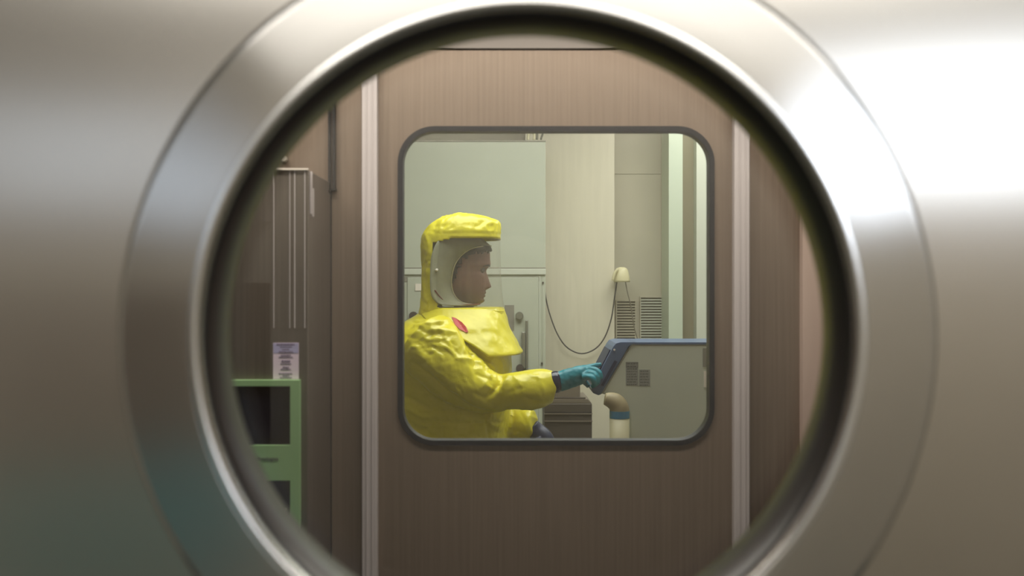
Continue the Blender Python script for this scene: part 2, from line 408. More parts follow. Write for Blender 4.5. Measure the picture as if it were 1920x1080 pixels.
# ------------------------------------------------------------------ 2. airlock behind the port
DI = 1.9
TOP = Z(92, DI)
win_px = (752, 1333, 243, 829)                       # inner window opening
wo = rrect(X(win_px[0], DI), X(win_px[1], DI), Z(win_px[3], DI), Z(win_px[2], DI), .064)
DL, DR = X(692, DI), X(1391, DI)
bm = B(); plate_with_hole(bm, X(706, DI), X(1378, DI), .02, TOP+.0, wo, DI, DI+.022)
door = thing('door_1', 'brown-grey brushed steel airlock door with rounded square window', None, (0, DI, 0.0), kind='structure')
obj('door_leaf', bm, 'steel_wall', door)
inner = rrect(X(win_px[0], DI)+.004, X(win_px[1], DI)-.004, Z(win_px[3], DI)+.004, Z(win_px[2], DI)-.004, .060)
outer = rrect(X(win_px[0], DI)-.006, X(win_px[1], DI)+.006, Z(win_px[3], DI)-.006, Z(win_px[2], DI)+.006, .070)
bm = B(); frame_ring(bm, outer, inner, DI-.005, DI+.024); obj('window_seal', bm, 'seal', door, smooth=False)
bm = B(); prism(bm, rrect(X(win_px[0], DI)+.001, X(win_px[1], DI)-.001, Z(win_px[3], DI)+.001, Z(win_px[2], DI)-.001, .063), DI+.006, DI+.014)
obj('glass_pane', bm, 'pane_tint', door)
# bright door edge profiles left and right
for a, b in ((678, 707), (1377, 1406)):
    bm = B(); bx(bm, X(a, DI-.02), X(b, DI-.02), DI-.02, DI+.05, .0, TOP, .002)
    w = X(b, DI-.02)-X(a, DI-.02)
    bx(bm, X(a, DI-.02)+w*.30, X(a, DI-.02)+w*.36, DI-.0215, DI, .0, TOP-.001); bx(bm, X(a, DI-.02)+w*.66, X(a, DI-.02)+w*.72, DI-.0215, DI, .0, TOP-.001)
    obj('trim_1' if a < 900 else 'trim_2', bm, 'alu')
    tag(bpy.context.scene.objects['trim_1' if a < 900 else 'trim_2'], 'pale metal edge strip running up the %s side of the airlock door' % ('left' if a < 900 else 'right'), kind='structure')
bm = B(); bx(bm, -1.0, X(678, DI), DI, DI+.05, 0, TOP)
wl = obj('wall_left', bm, 'steel_wall'); tag(wl, 'dark brushed steel wall left of the airlock door', kind='structure')
bm = B(); bx(bm, X(1406, DI), X(1505, DI), DI, DI+.05, 0, TOP)
wr = obj('wall_right', bm, 'steel_wall'); tag(wr, 'brown-grey steel wall strip right of the airlock door', kind='structure')
bm = B(); bx(bm, X(1505, DI-.02), 1.0, DI-.02, DI+.05, 0, TOP)
w2 = obj('trim_3', bm, 'pinkish'); tag(w2, 'pinkish cream panel at the far right behind the porthole', kind='structure')
bm = B(); bx(bm, -1.05, 1.05, DI-.007, DI+.05, TOP, TOP+.18)
tag(obj('trim_12', bm, mat('grey_lintel', (165, 156, 148), .5)), 'grey metal lintel over the airlock door', kind='structure')
bm = B(); bx(bm, -1.05, 1.05, D0+.052, DI+.05, TOP+.18, TOP+.22)
c1 = obj('ceiling_airlock', bm, 'soffit'); tag(c1, 'grey metal ceiling of the airlock above the inner door', kind='structure')
for nm, x in (('wall_airlock_left', -1.05), ('wall_airlock_right', 1.0)):
    bm = B(); bx(bm, x, x+.05, D0+.052, DI+.05, 0, TOP+.18)
    tag(obj(nm, bm, 'steel_wall'), 'steel side wall of the airlock on the %s' % nm.split('_')[-1], kind='structure')
bm = B(); bx(bm, -1.05, 1.05, DI, DI+.05, TOP+.22, 2.7)
tag(obj('wall_upper', bm, 'lab_wall'), 'wall above the airlock', kind='structure')
for nm, x0, x1 in (('wall_lab_front_left', -2.2, -1.05), ('wall_lab_front_right', 1.05, 2.2)):
    bm = B(); bx(bm, x0, x1, DI, DI+.05, 0, 2.7); tag(obj(nm, bm, 'lab_wall'), 'cream laboratory wall beside the airlock on the %s' % nm.split('_')[-1], kind='structure')

# steel cabinet at the left, standing in front of the wall
DCB = 1.69
cx0, cx1 = -.86, X(578, DCB); ctop = Z(318, DCB)
cab = thing('steel_cabinet', 'tall brushed steel cabinet with bright top edge at the left, carrying a green device', 'cabinet', ((cx0+cx1)/2, DCB, 0))
bm = B(); bx(bm, cx0, cx1, DCB, DI-.002, 0, ctop, .002); obj('body', bm, 'steel_left', cab)
bm = B(); bx(bm, cx0, cx1, DCB-.004, DCB+.002, ctop-.001, ctop+.002); obj('top_edge', bm, 'white', cab)
bm = B()
for px, w in ((513, 1.2), (543, 1.), (552, 1.6), (571, 1.4)):
    bx(bm, X(px, DCB), X(px, DCB)+w*.0008, DCB-.0015, DCB+.001, Z(615, DCB), ctop-.002)
obj('reflection_strip', bm, 'alu', cab)  # pale strips stand in for bright vertical reflections in the port glass
bm = B(); prism(bm, [(X(583, 1.72), Z(325, 1.72)), (X(587, 1.72), Z(323, 1.72)), (X(620, 1.78), Z(362, 1.78)), (X(618, 1.78), Z(367, 1.78))], 1.74, 1.752)
# round white knob on the wall above the cabinet
bm = B(); cyl(bm, Vector((X(534, DI), DI-.006, Z(299, DI))), .0065, .012, n=24); bmesh.ops.bevel(bm, geom=bm.edges[:], offset=.0012, segments=2, affect='EDGES')
kn = obj('wall_button', bm, 'white'); tag(kn, 'small round white button on the dark wall above the steel cabinet', 'button')
# dark vertical hinge bar
bar = thing('hinge_bar', 'dark vertical hinge bar on the wall left of the pale door strip', 'hinge', (X(621, DI), DI, Z(356, DI)))
bm = B(); pbx(bm, 615, 619, 120, 354, DI-.014, DI-.0005); pbx(bm, 624, 628, 120, 354, DI-.014, DI-.0005); obj('rail', bm, 'dark', bar)
bm = B(); pbx(bm, 618.5, 624.5, 122, 354, DI-.008, DI-.0005); obj('channel', bm, 'umber', bar)
bm = B(); pbx(bm, 614, 629, 353, 357, DI-.016, DI-.0005); obj('end_stop', bm, 'dark', bar)
bm = B(); pbx(bm, 620, 621.6, 357, 1300, DI-.003, DI-.0005)
tag(obj('trim_4', bm, 'dark'), 'thin dark vertical panel joint below the hinge bar', kind='structure')
# slanting brace from cabinet corner to the joint
bm = B(); a, b = P(586, 330, 1.80), P(620, 364, DI-.006)
tube(bm, [(*a, .0022), (*((a+b)/2), .003), (*b, .0022)], k=1, n=8)
br = obj('door_stay', bm, 'dark', smooth=True); tag(br, 'short slanting dark rod between the steel cabinet and the hinge bar', 'rod')
# small steel latch strips
bm = B(); bx(bm, cx1+.0005, cx1+.004, DCB+.012, DCB+.016, Z(400, DCB), Z(320, DCB)); bx(bm, cx1+.0005, cx1+.004, DCB+.028, DCB+.031, Z(404, DCB), Z(350, DCB))
obj('latch', bm, 'alu', cab)

# green device on the cabinet front
DG = DCB-.016
gx1 = X(561, DG); gx0 = gx1-.30
gr = thing('green_terminal', 'green framed terminal with black display at the lower left behind the porthole', 'terminal', ((gx0+gx1)/2, DG+.05, Z(1060, DG)))
g0, g1 = Z(1090, DG), Z(713, DG)
sx0, sx1 = X(402, DG), X(544, DG); s0, s1 = Z(835, DG), Z(724, DG)
r0, r1 = Z(1010, DG), Z(901, DG)
bm = B()
ys = (DG, DCB-.001)
bx(bm, gx0, sx0, *ys, g0, g1); bx(bm, sx1, gx1, *ys, g0, g1); bx(bm, sx0, sx1, *ys, s1, g1); bx(bm, sx0, sx1, *ys, r1, s0); bx(bm, sx0, sx1, *ys, g0, r0)
obj('housing', bm, 'green', gr)
bm = B(); bx(bm, sx0, sx1, DG+.006, DG+.014, s0, s1); obj('display', bm, 'black_screen', gr)
bm = B(); bx(bm, sx0+.01, sx1-.012, DG+.0048, DG+.006, s0+.012, s1-.010); obj('display_glass', bm, mat('dark_blue_display', (22, 22, 32), .2), gr)
bm = B(); bx(bm, sx0, sx1, DG+.0125, DG+.0145, r0, r1); obj('recess', bm, 'dark', gr)
bm = B(); bx(bm, X(470, DG), X(518, DG), DG+.002, DG+.012, Z(960, DG), Z(940, DG), .001); obj('receipt_paper', bm, 'white', gr)
bm = B(); bx(bm, X(518, DG), X(536, DG), DG+.004, DG+.012, Z(959, DG), Z(955, DG), .0008); obj('tear_bar', bm, 'rod', gr)
fc = bpy.data.curves.new('lettering', 'FONT'); fc.body = 'Lead IT Technologies'; fc.size = .0088; fc.extrude = .0003; fc.align_x = 'RIGHT'
fo = bpy.data.objects.new('lettering_tmp', fc); COL.objects.link(fo)
bpy.context.view_layer.update()
me = bpy.data.meshes.new_from_object(fo.evaluated_get(bpy.context.evaluated_depsgraph_get())); bpy.data.objects.remove(fo)
bm = B(); bm.from_mesh(me); bpy.data.meshes.remove(me)
bmesh.ops.transform(bm, matrix=Matrix.Translation((X(522, DG), DG-.0004, Z(863, DG))) @ Matrix.Rotation(PI/2, 4, 'X'), verts=bm.verts)
obj('lettering', bm, 'ink', gr, recalc=False)

# notice sheet above the green device
DN = DCB-.0012
nt = thing('notice_sheet', 'small lilac white printed notice taped above the green terminal', 'notice', (X(536, DN), DN, Z(711, DN)))
bm = B(); bx(bm, X(512, DN), X(560, DN), DN, DCB-.0002, Z(711, DN), Z(643, DN)); obj('sheet', bm, 'paper', nt)
bm = B(); bx(bm, X(512.5, DN), X(559.5, DN), DN-.0003, DN, Z(662, DN), Z(643.5, DN)); obj('header', bm, 'paperhead', nt)
rows = [(646, 34, 3), (650.5, 22, 1.6), (655, 14, 2), (660, 26, 3), (666, 18, 2.2), (669.5, 26, 1.4), (677, 16, 3.2), (682, 20, 1.6), (688.5, 11, 2), (692.5, 19, 1.8), (700.5, 27, 1.8), (704.5, 12, 1.4), (708, 22, 1.4)]
bm = B()
for y, w, h in rows:
    x = 536-w/2
    while x < 536+w/2-1:
        ww = random.uniform(2, 5); x2 = min(x+ww, 536+w/2)
        bx(bm, X(x, DN), X(x2, DN), DN-.0006, DN-.0002, Z(y+h/2, DN), Z(y-h/2, DN)); x = x2+.9
obj('print', bm, 'print', nt)

# ------------------------------------------------------------------ 3. laboratory shell
DB = 5.15
bm = B(); bx(bm, -2.2, 2.2, -2.6, 5.4, -.05, 0); tag(obj('floor', bm, 'floor'), 'grey vinyl floor', kind='structure')
bm = B(); bx(bm, -2.2, 2.2, -2.6, 5.4, 2.7, 2.75); tag(obj('ceiling', bm, 'ceil'), 'white ceiling', kind='structure')
bm = B(); bx(bm, -2.2, 2.2, DB, DB+.1, 0, 2.7); tag(obj('wall_back', bm, 'lab_dim'), 'greyish beige laboratory back wall', kind='structure')
bm = B(); bx(bm, -2.25, -2.2, -2.6, 5.4, 0, 2.7); tag(obj('wall_outer_left', bm, 'view_wall'), 'long left outer wall', kind='structure')
bm = B(); bx(bm, 2.2, 2.25, -2.6, 5.4, 0, 2.7); tag(obj('wall_outer_right', bm, 'view_wall'), 'long right outer wall', kind='structure')
# viewing room back wall, with a high lit window on the right and a dimmer one on the left
bm = B(); bx(bm, -2.2, 2.2, -2.65, -2.6, 0, 2.7); tag(obj('wall_rear', bm, 'view_wall'), 'beige wall of the viewing room behind the camera', kind='structure')
def lit_window(nm, x0, x1, z0, z1, col, s, lab, mull=1):
    r = thing(nm, lab, None, ((x0+x1)/2, -2.6, z0), kind='structure')
    bm = B(); bx(bm, x0, x1, -2.6, -2.59, z0, z1); obj('lit_pane', bm, emis('daylight', col, s), r)
    bm = B()
    for a, b, c, d in ((x0-.05, x1+.05, z0-.05, z0), (x0-.05, x1+.05, z1, z1+.05), (x0-.05, x0, z0, z1), (x1, x1+.05, z0, z1)): bx(bm, a, b, -2.6, -2.56, c, d)
    obj('window_frame', bm, 'alu', r)
lit_window('window_2', 1.15, 2.15, 1.96, 2.47, (235, 243, 255), 8.5, 'bright high window on the right of the viewing room')
lit_window('window_3', -2.15, -1.0, 1.89, 2.27, (225, 236, 250), 1.4, 'dim high window on the left of the viewing room')
bm = B(); bx(bm, -2.2, -.95, -2.6, -2.585, .30, .90); tag(obj('trim_5', bm, 'teal'), 'added teal board, out of view, reflected low in the steel wall', kind='structure')  # added out of view to give the steel wall its teal reflection
bm = B(); bx(bm, -2.2, -.95, -2.6, -2.585, .90, 1.60); tag(obj('trim_11', bm, mat('brown_reflection_board', (104, 88, 76), .6)), 'added brown board, out of view, for the dark reflection above the teal', kind='structure')  # added out of view so the steel reflects a darker lower half

# column panel, recess posts
def post(nm, a, b, d, m, lab):
    bm = B(); bx(bm, X(a, d), X(b, d), d, DB-.001, 0, 2.699); tag(obj(nm, bm, m), lab, kind='structure')
post('trim_6', 985, 1152, 5.0, 'lab_wall', 'smooth cream wall column behind the hanging cable')
post('trim_7', 1254, 1280, 4.9, 'lab_green', 'pale green vertical post right of the wall vents')
post('trim_8', 1280, 1306, 4.98, 'lab_brown', 'olive brown vertical strip beside the pale green post')
post('trim_9', 1306, 1500, 4.9, 'lab_frame', 'pale cream panel at the right edge of the laboratory')
bm = B(); pbx(bm, 1240, 1242.5, 100, 640, DB-.012, DB-.0005); pbx(bm, 1250, 1253, 100, 640, DB-.012, DB-.0005); pbx(bm, 1153, 1254, 325, 326, DB-.004, DB-.0005)
tag(obj('trim_10', bm, 'lab_dim'), 'narrow raised panel joints in the wall recess', kind='structure')
# wall vents
for i, (a, b, y0, lab) in enumerate(((1157, 1191, 565, 'left louvred grey vent low in the wall recess'), (1202, 1243, 558, 'right louvred grey vent with bright slats in the wall recess'))):
    d = DB-.02
    v = thing('wall_vent', lab, 'vent', (X((a+b)/2, d), d, Z(640+40, d)), group='louvred vents on the laboratory wall')
    bm = B(); pbx(bm, a, b, y0, 690, DB-.008, DB-.0005); obj('backing', bm, 'slot', v)
    bm = B(); o_ = (X(a, d), X(b, d), Z(690, d), Z(y0, d))
    for q in ((o_[0]-.006, o_[0], o_[2], o_[3]), (o_[1], o_[1]+.006, o_[2], o_[3]), (o_[0]-.006, o_[1]+.006, o_[3], o_[3]+.006), (o_[0]-.006, o_[1]+.006, o_[2]-.006, o_[2])):
        bx(bm, q[0], q[1], d, DB-.0005, q[2], q[3])
    obj('frame', bm, 'lab_dim', v)
    y = y0+3
    while y < 688:
        bm = B(); z = Z(y, d); prism(bm, [(0, 0)]*0 or [(o_[0], z), (o_[1], z), (o_[1], z-.006), (o_[0], z-.006)], d+.001, d+.010)
        obj('slat', bm, 'lab_dim' if i == 0 else 'lab_frame', v); y += 5.2

# tall grey equipment cabinet at the left of the laboratory
DC = 4.62
eq = thing('equipment_cabinet', 'tall pale grey equipment cabinet behind the person in yellow', 'cabinet', (X(880, DC), DC, 0))
ex0, ex1 = X(640, DC), X(1023, DC)
bm = B(); bx(bm, ex0, ex1, DC, 5.1, 0, Z(264, DC), .003); obj('body', bm, 'lab_panel', eq)
bm = B(); bx(bm, ex0, ex1+.001, DC-.004, DC+.01, Z(265.5, DC), Z(263.5, DC)); obj('top_edge', bm, 'slot', eq)
bm = B(); bx(bm, ex0, ex1+.001, DC-.010, DC, Z(515, DC), Z(504, DC), .002); obj('cross_rail', bm, 'lab_frame', eq)
bm = B(); bx(bm, ex0, ex1, DC-.003, DC, Z(503.5, DC), Z(501.5, DC)); bx(bm, ex0, X(1011, DC), DC-.003, DC, Z(528, DC), Z(519, DC)); obj('shadow_gap', bm, 'slot', eq)
bm = B(); bx(bm, X(764, DC), X(1010, DC), DC-.006, DC, .3, Z(520, DC), .002); obj('door', bm, 'lab_panel', eq)
bm = B(); bx(bm, X(1011, DC), X(1013, DC), DC-.004, DC, .3, Z(518, DC)); bx(bm, X(1018, DC), X(1019, DC), DC-.004, DC, .3, Z(518, DC)); obj('door_frame', bm, 'lab_frame', eq)
for x, y in ((1018, 530), (1016, 681)):
    bm = B(); cyl(bm, Vector((X(x, DC), DC-.004, Z(y, DC))), .0045, .008, n=16); obj('screw', bm, 'umber', eq)
for x, y, r in ((974, 592, 7.5), (975, 690, 7.5), (776, 592, 8)):
    bm = B(); cyl(bm, Vector((X(x, DC), DC-.02, Z(y, DC))), r/F*DC, .03, n=28); bmesh.ops.bevel(bm, geom=bm.edges[:], offset=.003, segments=2, affect='EDGES')
    obj('lock_knob', bm, 'umber' if y > 650 or x < 800 else 'rod', eq, smooth=False)
bm = B(); bx(bm, X(978, DC), X(985, DC), DC-.03, DC-.006, Z(690, DC), Z(622, DC), .003); bx(bm, X(985.5, DC), X(990, DC), DC-.02, DC-.006, Z(700, DC), Z(600, DC), .003); obj('door_handle', bm, 'rod', eq)
bm = B(); bx(bm, X(946, DC), X(964, DC), DC-.008, DC-.006, Z(620, DC), Z(572, DC)); obj('grille_plate', bm, 'slot', eq)
bm = B(); bx(bm, X(779, DC), X(790, DC), DC-.010, DC-.006, Z(545, DC), Z(532, DC)); obj('white_card', bm, 'white', eq)
# pipes on top of the cabinet
pp = thing('pipe_fittings', 'short grey pipes and a loop standing on top of the equipment cabinet', 'pipes', (X(1005, DC+.1), DC+.1, Z(264, DC)))
d = DC+.1
bm = B(); tube(bm, pxtube([(1007, 262, d, .006), (1007, 200, d, .006)]), k=1); obj('upright_pipe', bm, 'rod', pp, smooth=True)
bm = B(); tube(bm, pxtube([(1014, 262, d, .005), (1022, 236, d, .005), (1030, 205, d, .005)]), k=1); obj('slanting_pipe', bm, 'rod', pp, smooth=True)
bm = B(); tube(bm, pxtube([(990, 262, d, .006), (991, 252, d, .006), (996, 246, d, .006), (1002, 253, d, .006), (1001, 262, d, .006)]), k=4); obj('hose_loop', bm, 'pipe', pp, smooth=True)
bm = B(); pbx(bm, 1000, 1012, 255, 268, DC+.06, DC+.14); 
bm.free()
# hanging cable and its bell-shaped holder
d = 4.96
cb = [(1016, 500), (1023, 556), (1032, 593), (1046, 628), (1064, 652), (1090, 663), (1116, 654), (1134, 632), (1146, 598), (1152, 560), (1157, 526)]
bm = B(); tube(bm, [(*P(x, y, d), .0033) for x, y in cb], n=10, k=6)
co = obj('hanging_cable', bm, 'cable', smooth=True); tag(co, 'dark cable sagging in a deep loop in front of the cream column', 'cable')
bell = thing('cable_holder', 'small cream bell-shaped cable holder at the corner of the column', 'holder', P(1166, 528, d))
bm = B(); rings = []
for t, rr in ((0, .012), (.004, .022), (.014, .030), (.035, .036), (.065, .041), (.074, .040)):
    z = Z(501, d)-t
    rings.append([(X(1166, d)+rr*math.cos(q), d+rr*.8*math.sin(q), z) for q in (2*PI*j/24 for j in range(24))])
loft(bm, rings); obj('cover', bm, 'bell', bell, smooth=True)
bm = B(); tube(bm, pxtube([(1158, 504, d-.03, .006), (1152, 514, d-.03, .007), (1149, 526, d-.03, .005)]), k=4); obj('clip', bm, 'bell', bell, smooth=True)
bm = B(); bx(bm, X(1162, d), X(1170, d), d, DB-.0005, Z(512, d), Z(504, d)); obj('bracket', bm, 'lab_frame', bell)
bm = B(); tube(bm, [(*P(x, y, d), .0026) for x, y in ((1172, 524), (1176, 545), (1183, 575), (1187, 602), (1192, 625), (1199, 650), (1201, 700))], n=8)
c2 = obj('thin_cord', bm, 'cable2', smooth=True); tag(c2, 'thin grey cord hanging down behind the machine in front of the wall vent', 'cord')

# ------------------------------------------------------------------ 4. benches, centrifuge, machine
def bench(name, x0, x1, y0, y1, h, lab):
    r = thing(name, lab, 'bench', ((x0+x1)/2, (y0+y1)/2, 0))
    bm = B(); bx(bm, x0, x1, y0, y1, h-.04, h, .003); obj('worktop', bm, 'lab_frame', r)
    for x in (x0+.03, x1-.07):
        for y in (y0+.03, y1-.07):
            bm = B(); bx(bm, x, x+.04, y, y+.04, 0, h-.04); obj('leg', bm, 'alu', r)
DM = 3.43; DMB = DM+.24
bench('laboratory_bench', X(1100, DM), 1.35, DM-.04, DMB+.04, .92, 'pale laboratory bench carrying the touch screen machine')
DK = 4.1
bench('laboratory_bench', X(985, DK)-.1, X(1125, DK)+.3, DK-.03, DK+.42, .85, 'pale laboratory bench carrying the dark box behind the arm')
bxk = thing('dark_lab_box', 'dark brown-grey ribbed box on the bench below the outstretched arm', 'box', (X(1066, DK), DK, .85))
bm = B(); pbx(bm, 1021, 1110, 757, 800, DK, DK+.30, .003)
for v in bm.verts:
    if v.co.z < Z(790, DK): v.co.z = .8515
obj('body', bm, 'umber', bxk)
bm = B(); pbx(bm, 1020, 1111, 775, 777, DK-.006, DK+.01); pbx(bm, 1020, 1111, 789, 791, DK-.006, DK+.01); obj('rib', bm, 'umber2', bxk)
bm = B(); pbx(bm, 1022, 1109, 772.6, 774.6, DK-.003, DK+.01); obj('groove', bm, 'dark', bxk)
bm = B(); prism(bm, [(X(1022, DK), Z(757, DK)), (X(1110, DK), Z(757, DK)), (X(1102, DK), Z(749, DK)), (X(1030, DK), Z(749, DK))], DK+.01, DK+.28, .002); obj('lid', bm, 'umber2', bxk)
b2 = thing('small_taupe_box', 'small taupe box standing on the dark ribbed box', 'box', (X(1060, DK), DK+.05, Z(748.8, DK)))
bm = B(); pbx(bm, 1028, 1088, 716, 748.5, DK+.03, DK+.2, .008); obj('body', bm, 'umber2', b2)
bm = B(); pbx(bm, 1030, 1098, 745, 748.3, DK+.015, DK+.03, .001); obj('front_lip', bm, 'umber', b2)

# machine with slanting touch screen front
mc = thing('touchscreen_machine', 'large light grey machine with slanting blue touch screen being touched by the teal glove', 'machine', (X(1250, DM), DM+.1, .9215))
xr = X(1470, DM); zb = .9215
out = [(X(1183, DM), Z(646, DM)), (xr, Z(646, DM)), (xr, zb), (X(1181, DM), zb), (X(1181, DM), Z(782, DM)), (X(1177, DM), Z(765, DM)), (X(1166, DM), Z(752, DM)), (X(1150, DM), Z(743, DM)), (X(1128, DM), Z(738, DM))]
bm = B(); prism(bm, out, DM, DMB, .004); obj('body', bm, 'mach', mc)
fr = [(X(1164, DM), Z(641.5, DM)), (X(1190, DM), Z(641.5, DM)), (X(1192, DM), Z(645.5, DM)), (X(1184, DM), Z(646, DM)), (X(1178, DM), Z(651, DM)), (X(1127, DM), Z(739, DM)), (X(1122, DM), Z(741, DM)), (X(1112, DM), Z(737, DM)), (X(1109, DM), Z(729, DM)), (X(1150, DM), Z(650, DM)), (X(1155, DM), Z(644, DM))]
bm = B(); prism(bm, fr, DM-.006, DMB+.004, .003); sf = obj('screen_frame', bm, 'mblue', mc)
bm = B(); bx(bm, X(1188, DM), xr, DM-.003, DMB+.003, Z(645.9, DM), Z(641.5, DM), .001); obj('top_strip', bm, 'mblue', mc)
a = Vector((X(1112, DM), 0, Z(722, DM))); b = Vector((X(1146, DM), 0, Z(657, DM)))
nrm = Vector((-(b-a).z, 0, (b-a).x)).normalized()
sc = [a+nrm*.0035, b+nrm*.0035, b-nrm*.006, a-nrm*.006]
bm = B(); prism(bm, [(p.x, p.z) for p in sc], DM+.02, DMB-.02); obj('touch_screen', bm, 'mscreen', mc)
bm = B(); prism(bm, [(X(1126, DM), Z(722, DM)), (X(1131, DM), Z(724, DM)), (X(1157, DM), Z(678, DM)), (X(1152, DM), Z(675, DM))], DM-.008, DM-.005); obj('frame_inset', bm, 'mscreen', mc)
bm = B(); cyl(bm, Vector((X(1151.5, DM), DM-.007, Z(655.5, DM))), .0035, .006, n=20); obj('status_light', bm, 'white', mc)
# side labels (a code square in the photo is left out, plain print stays)
for x0, x1, y0, y1, n in ((1173.5, 1196.5, 679, 723, 9), (1198, 1219, 693, 724, 6)):
    bm = B(); bx(bm, X(x0, DM), X(x1, DM), DM-.0008, DM, Z(y1, DM), Z(y0, DM)); lb = obj('label', bm, 'label', mc); lb['label'] = 'grey printed label'
    bm = B()
    for k in range(n):
        yy = y0+3+(y1-y0-5)*k/(n-1); x = x0+2
        while x < x1-3:
            w = random.uniform(1.5, 6); bx(bm, X(x, DM), X(min(x+w, x1-2), DM), DM-.0014, DM-.0007, Z(yy+.9, DM), Z(yy-.9, DM)); x += w+1.2
    if x0 < 1180:
        for q in ((x0, x1, y0, y0+1), (x0, x1, y0+9, y0+10), (x0, x0+1, y0, y0+10), (x1-1, x1, y0, y0+10)): bx(bm, X(q[0], DM), X(q[1], DM), DM-.0014, DM-.0007, Z(q[3], DM), Z(q[2], DM))
    obj('print', bm, 'ink', lb)
bm = B(); pbx(bm, 1318, 1330, 653, 688, DM-.003, DM); obj('side_recess', bm, 'slot', mc)
bm = B(); pbx(bm, 1320, 1329, 696, 726, DM-.005, DM); obj('side_button', bm, 'white', mc)
# elbow pipe with blue band in front
de = DM-.05
ep = thing('elbow_pipe', 'cream elbow pipe with blue band under the screen of the grey machine', 'pipe', (X(1161, de), de, .9215))
r_ = 18.5/F*de
bm = B(); tube(bm, pxtube([(1161.5, 783, de, r_), (1161.5, 860, de, r_)]), n=32, k=1)
for v in bm.verts:
    if v.co.z < Z(840, de): v.co.z = .9215
obj('upright_pipe', bm, 'pipe', ep, smooth=True)
bm = B(); tube(bm, pxtube([(1161.5, 783.5, de, r_+.0006), (1161.5, 770, de, r_+.0006)]), n=32, k=1); obj('blue_band', bm, 'band', ep, smooth=False)
bm = B(); tube(bm, pxtube([(1161.5, 772, de, r_*.99), (1161.5, 768, de, r_*.99), (1159, 761, de, r_*.98), (1153, 754, de, r_*.93), (1144, 750, de, r_*.8), (1134, 748, de, r_*.6)]), n=32, k=5); obj('elbow', bm, mat('darker_cream_plastic', (160, 146, 112), .55, noise_amt=.15, noise_scale=(25, 25, 25)), ep, smooth=True)  # elbow in a darker, mottled cream than the upright pipe

# ------------------------------------------------------------------ 5. person in the yellow suit
DP = 3.7
per = thing('person', 'person in a yellow hooded protective suit with clear visor touching the machine screen', 'person', (X(850, DP), DP, 0))
def ring(pyz, xl, xr, yh, n=64, ex=2.4, yc=DP, isz=False):
    z = pyz if isz else Z(pyz, DP)
    c = (X(xl, DP)+X(xr, DP))/2; a = (X(xr, DP)-X(xl, DP))/2
    return [(c+a*sup(t, ex)[0], yc+yh*sup(t, ex)[1], z) for t in (2*PI*j/n for j in range(n))]

# --- head, face, neck and body: one surface
prof = [  # py, x front, x back, half width
    (431, 876, 866, .008), (433, 883, 852, .024), (438, 892, 838, .040), (446, 901, 828, .054), (458, 912, 821, .066), (470, 918, 818, .073), (485, 919, 817, .076),
    (496, 919.5, 817, .077), (503, 914.5, 818, .076), (509, 911, 819, .0755), (518, 911, 822, .075), (530, 911, 826, .073), (540, 911, 831, .069), (548, 910, 836, .065),
    (556, 908.5, 842, .058), (563, 907, 846, .050), (568, 903, 849, .046), (572, 893, 851, .048), (578, 886, 850, .053), (590, 884, 846, .062)]
fbm = B(); rings = []
nn = 72; py = 431
rows_ = []
while py <= 590:
    rows_.append(py); py += 1.25
for py in rows_:
    xf, xb, w = sinterp(prof, py); z = Z(py, DP)
    c = (X(xf, DP)+X(xb, DP))/2; a = (X(xf, DP)-X(xb, DP))/2
    rg = []
    for j in range(nn):
        t = 2*PI*j/nn; cx_, sy = sup(t, 2.25)
        jaw = 1-.22*max(0, cx_)*max(0, min(1, (py-515)/45)) - .08*max(0, cx_)
        x = c+a*cx_; y = w*sy*jaw
        if cx_ > 0:
            def g(cy, sy_, pc, sp): return math.exp(-((abs(y)-cy)/sy_)**2-((py-pc)/sp)**2)
            # nose ridge
            if 503 < py < 548:
                tip = (py-505)/33 if py < 538 else max(0, 1-(py-538)/6.5)
                nw = .0075+.005*max(0, (py-520)/20)
                x += X(960+10.5, DP)*max(0, tip)**1.15*math.exp(-(y/nw)**2)
            x -= .011*g(.030, .015, 506, 6.5)          # eye sockets
            x += .004*g(.030, .020, 497, 4)            # brow
            x += .0035*g(.042, .018, 522, 9)           # cheek bone
            x += .0035*g(0, .020, 549, 2.4)+.0035*g(0, .018, 555, 2.2)-.0025*g(0, .018, 552, 1.1)-.003*g(0, .02, 559, 2)
            x += .004*g(0, .02, 565, 4)                # chin
        rg.append((x, DP+y, z))
    rings.append(rg)
R = loft(fbm, rings, cap=False); fbm.faces.new(R[0][::-1])
# shoulders, trunk, legs under the suit continue the same surface
last = rings[-1]; prev = R[-1]
for z, xl, xr_, yh in ((Z(602, DP), 838, 890, .10), (Z(618, DP), 822, 898, .17), (Z(650, DP), 810, 905, .19), (Z(720, DP), 812, 905, .17), (Z(800, DP), 815, 900, .155), (Z(880, DP), 808, 898, .165), (.92, 812, 895, .16)):
    nx = [fbm.verts.new(p) for p in ring(z, xl, xr_, yh, n=nn, ex=2.2, isz=True)]
    for i in range(nn): fbm.faces.new((prev[i], prev[(i+1) % nn], nx[(i+1) % nn], nx[i]))
    prev = nx
fbm.faces.new(prev)
for s in (-1, 1):                                       # legs and arms join the trunk inside the suit
    tube(fbm, [(X(855, DP), DP+s*.09, .96, .085), (X(860, DP), DP+s*.09, .52, .062), (X(852, DP), DP+s*.1, .10, .045)], n=20)
    tube(fbm, [(X(852, DP), DP+s*.1, .14, .045), (X(852, DP), DP+s*.1, .06, .05), (X(885, DP), DP+s*.1, .04, .04), (X(910, DP), DP+s*.1, .035, .03)], n=16)
HD0 = 3.45
ARM = [(822, 632, 3.52, .060), (845, 675, 3.50, .055), (885, 728, 3.49, .045), (950, 738, 3.48, .034), (1010, 725, 3.475, .026), (1045, 715, HD0, .020), (1075, 707, HD0, .018), (1090, 704, HD0, .014)]
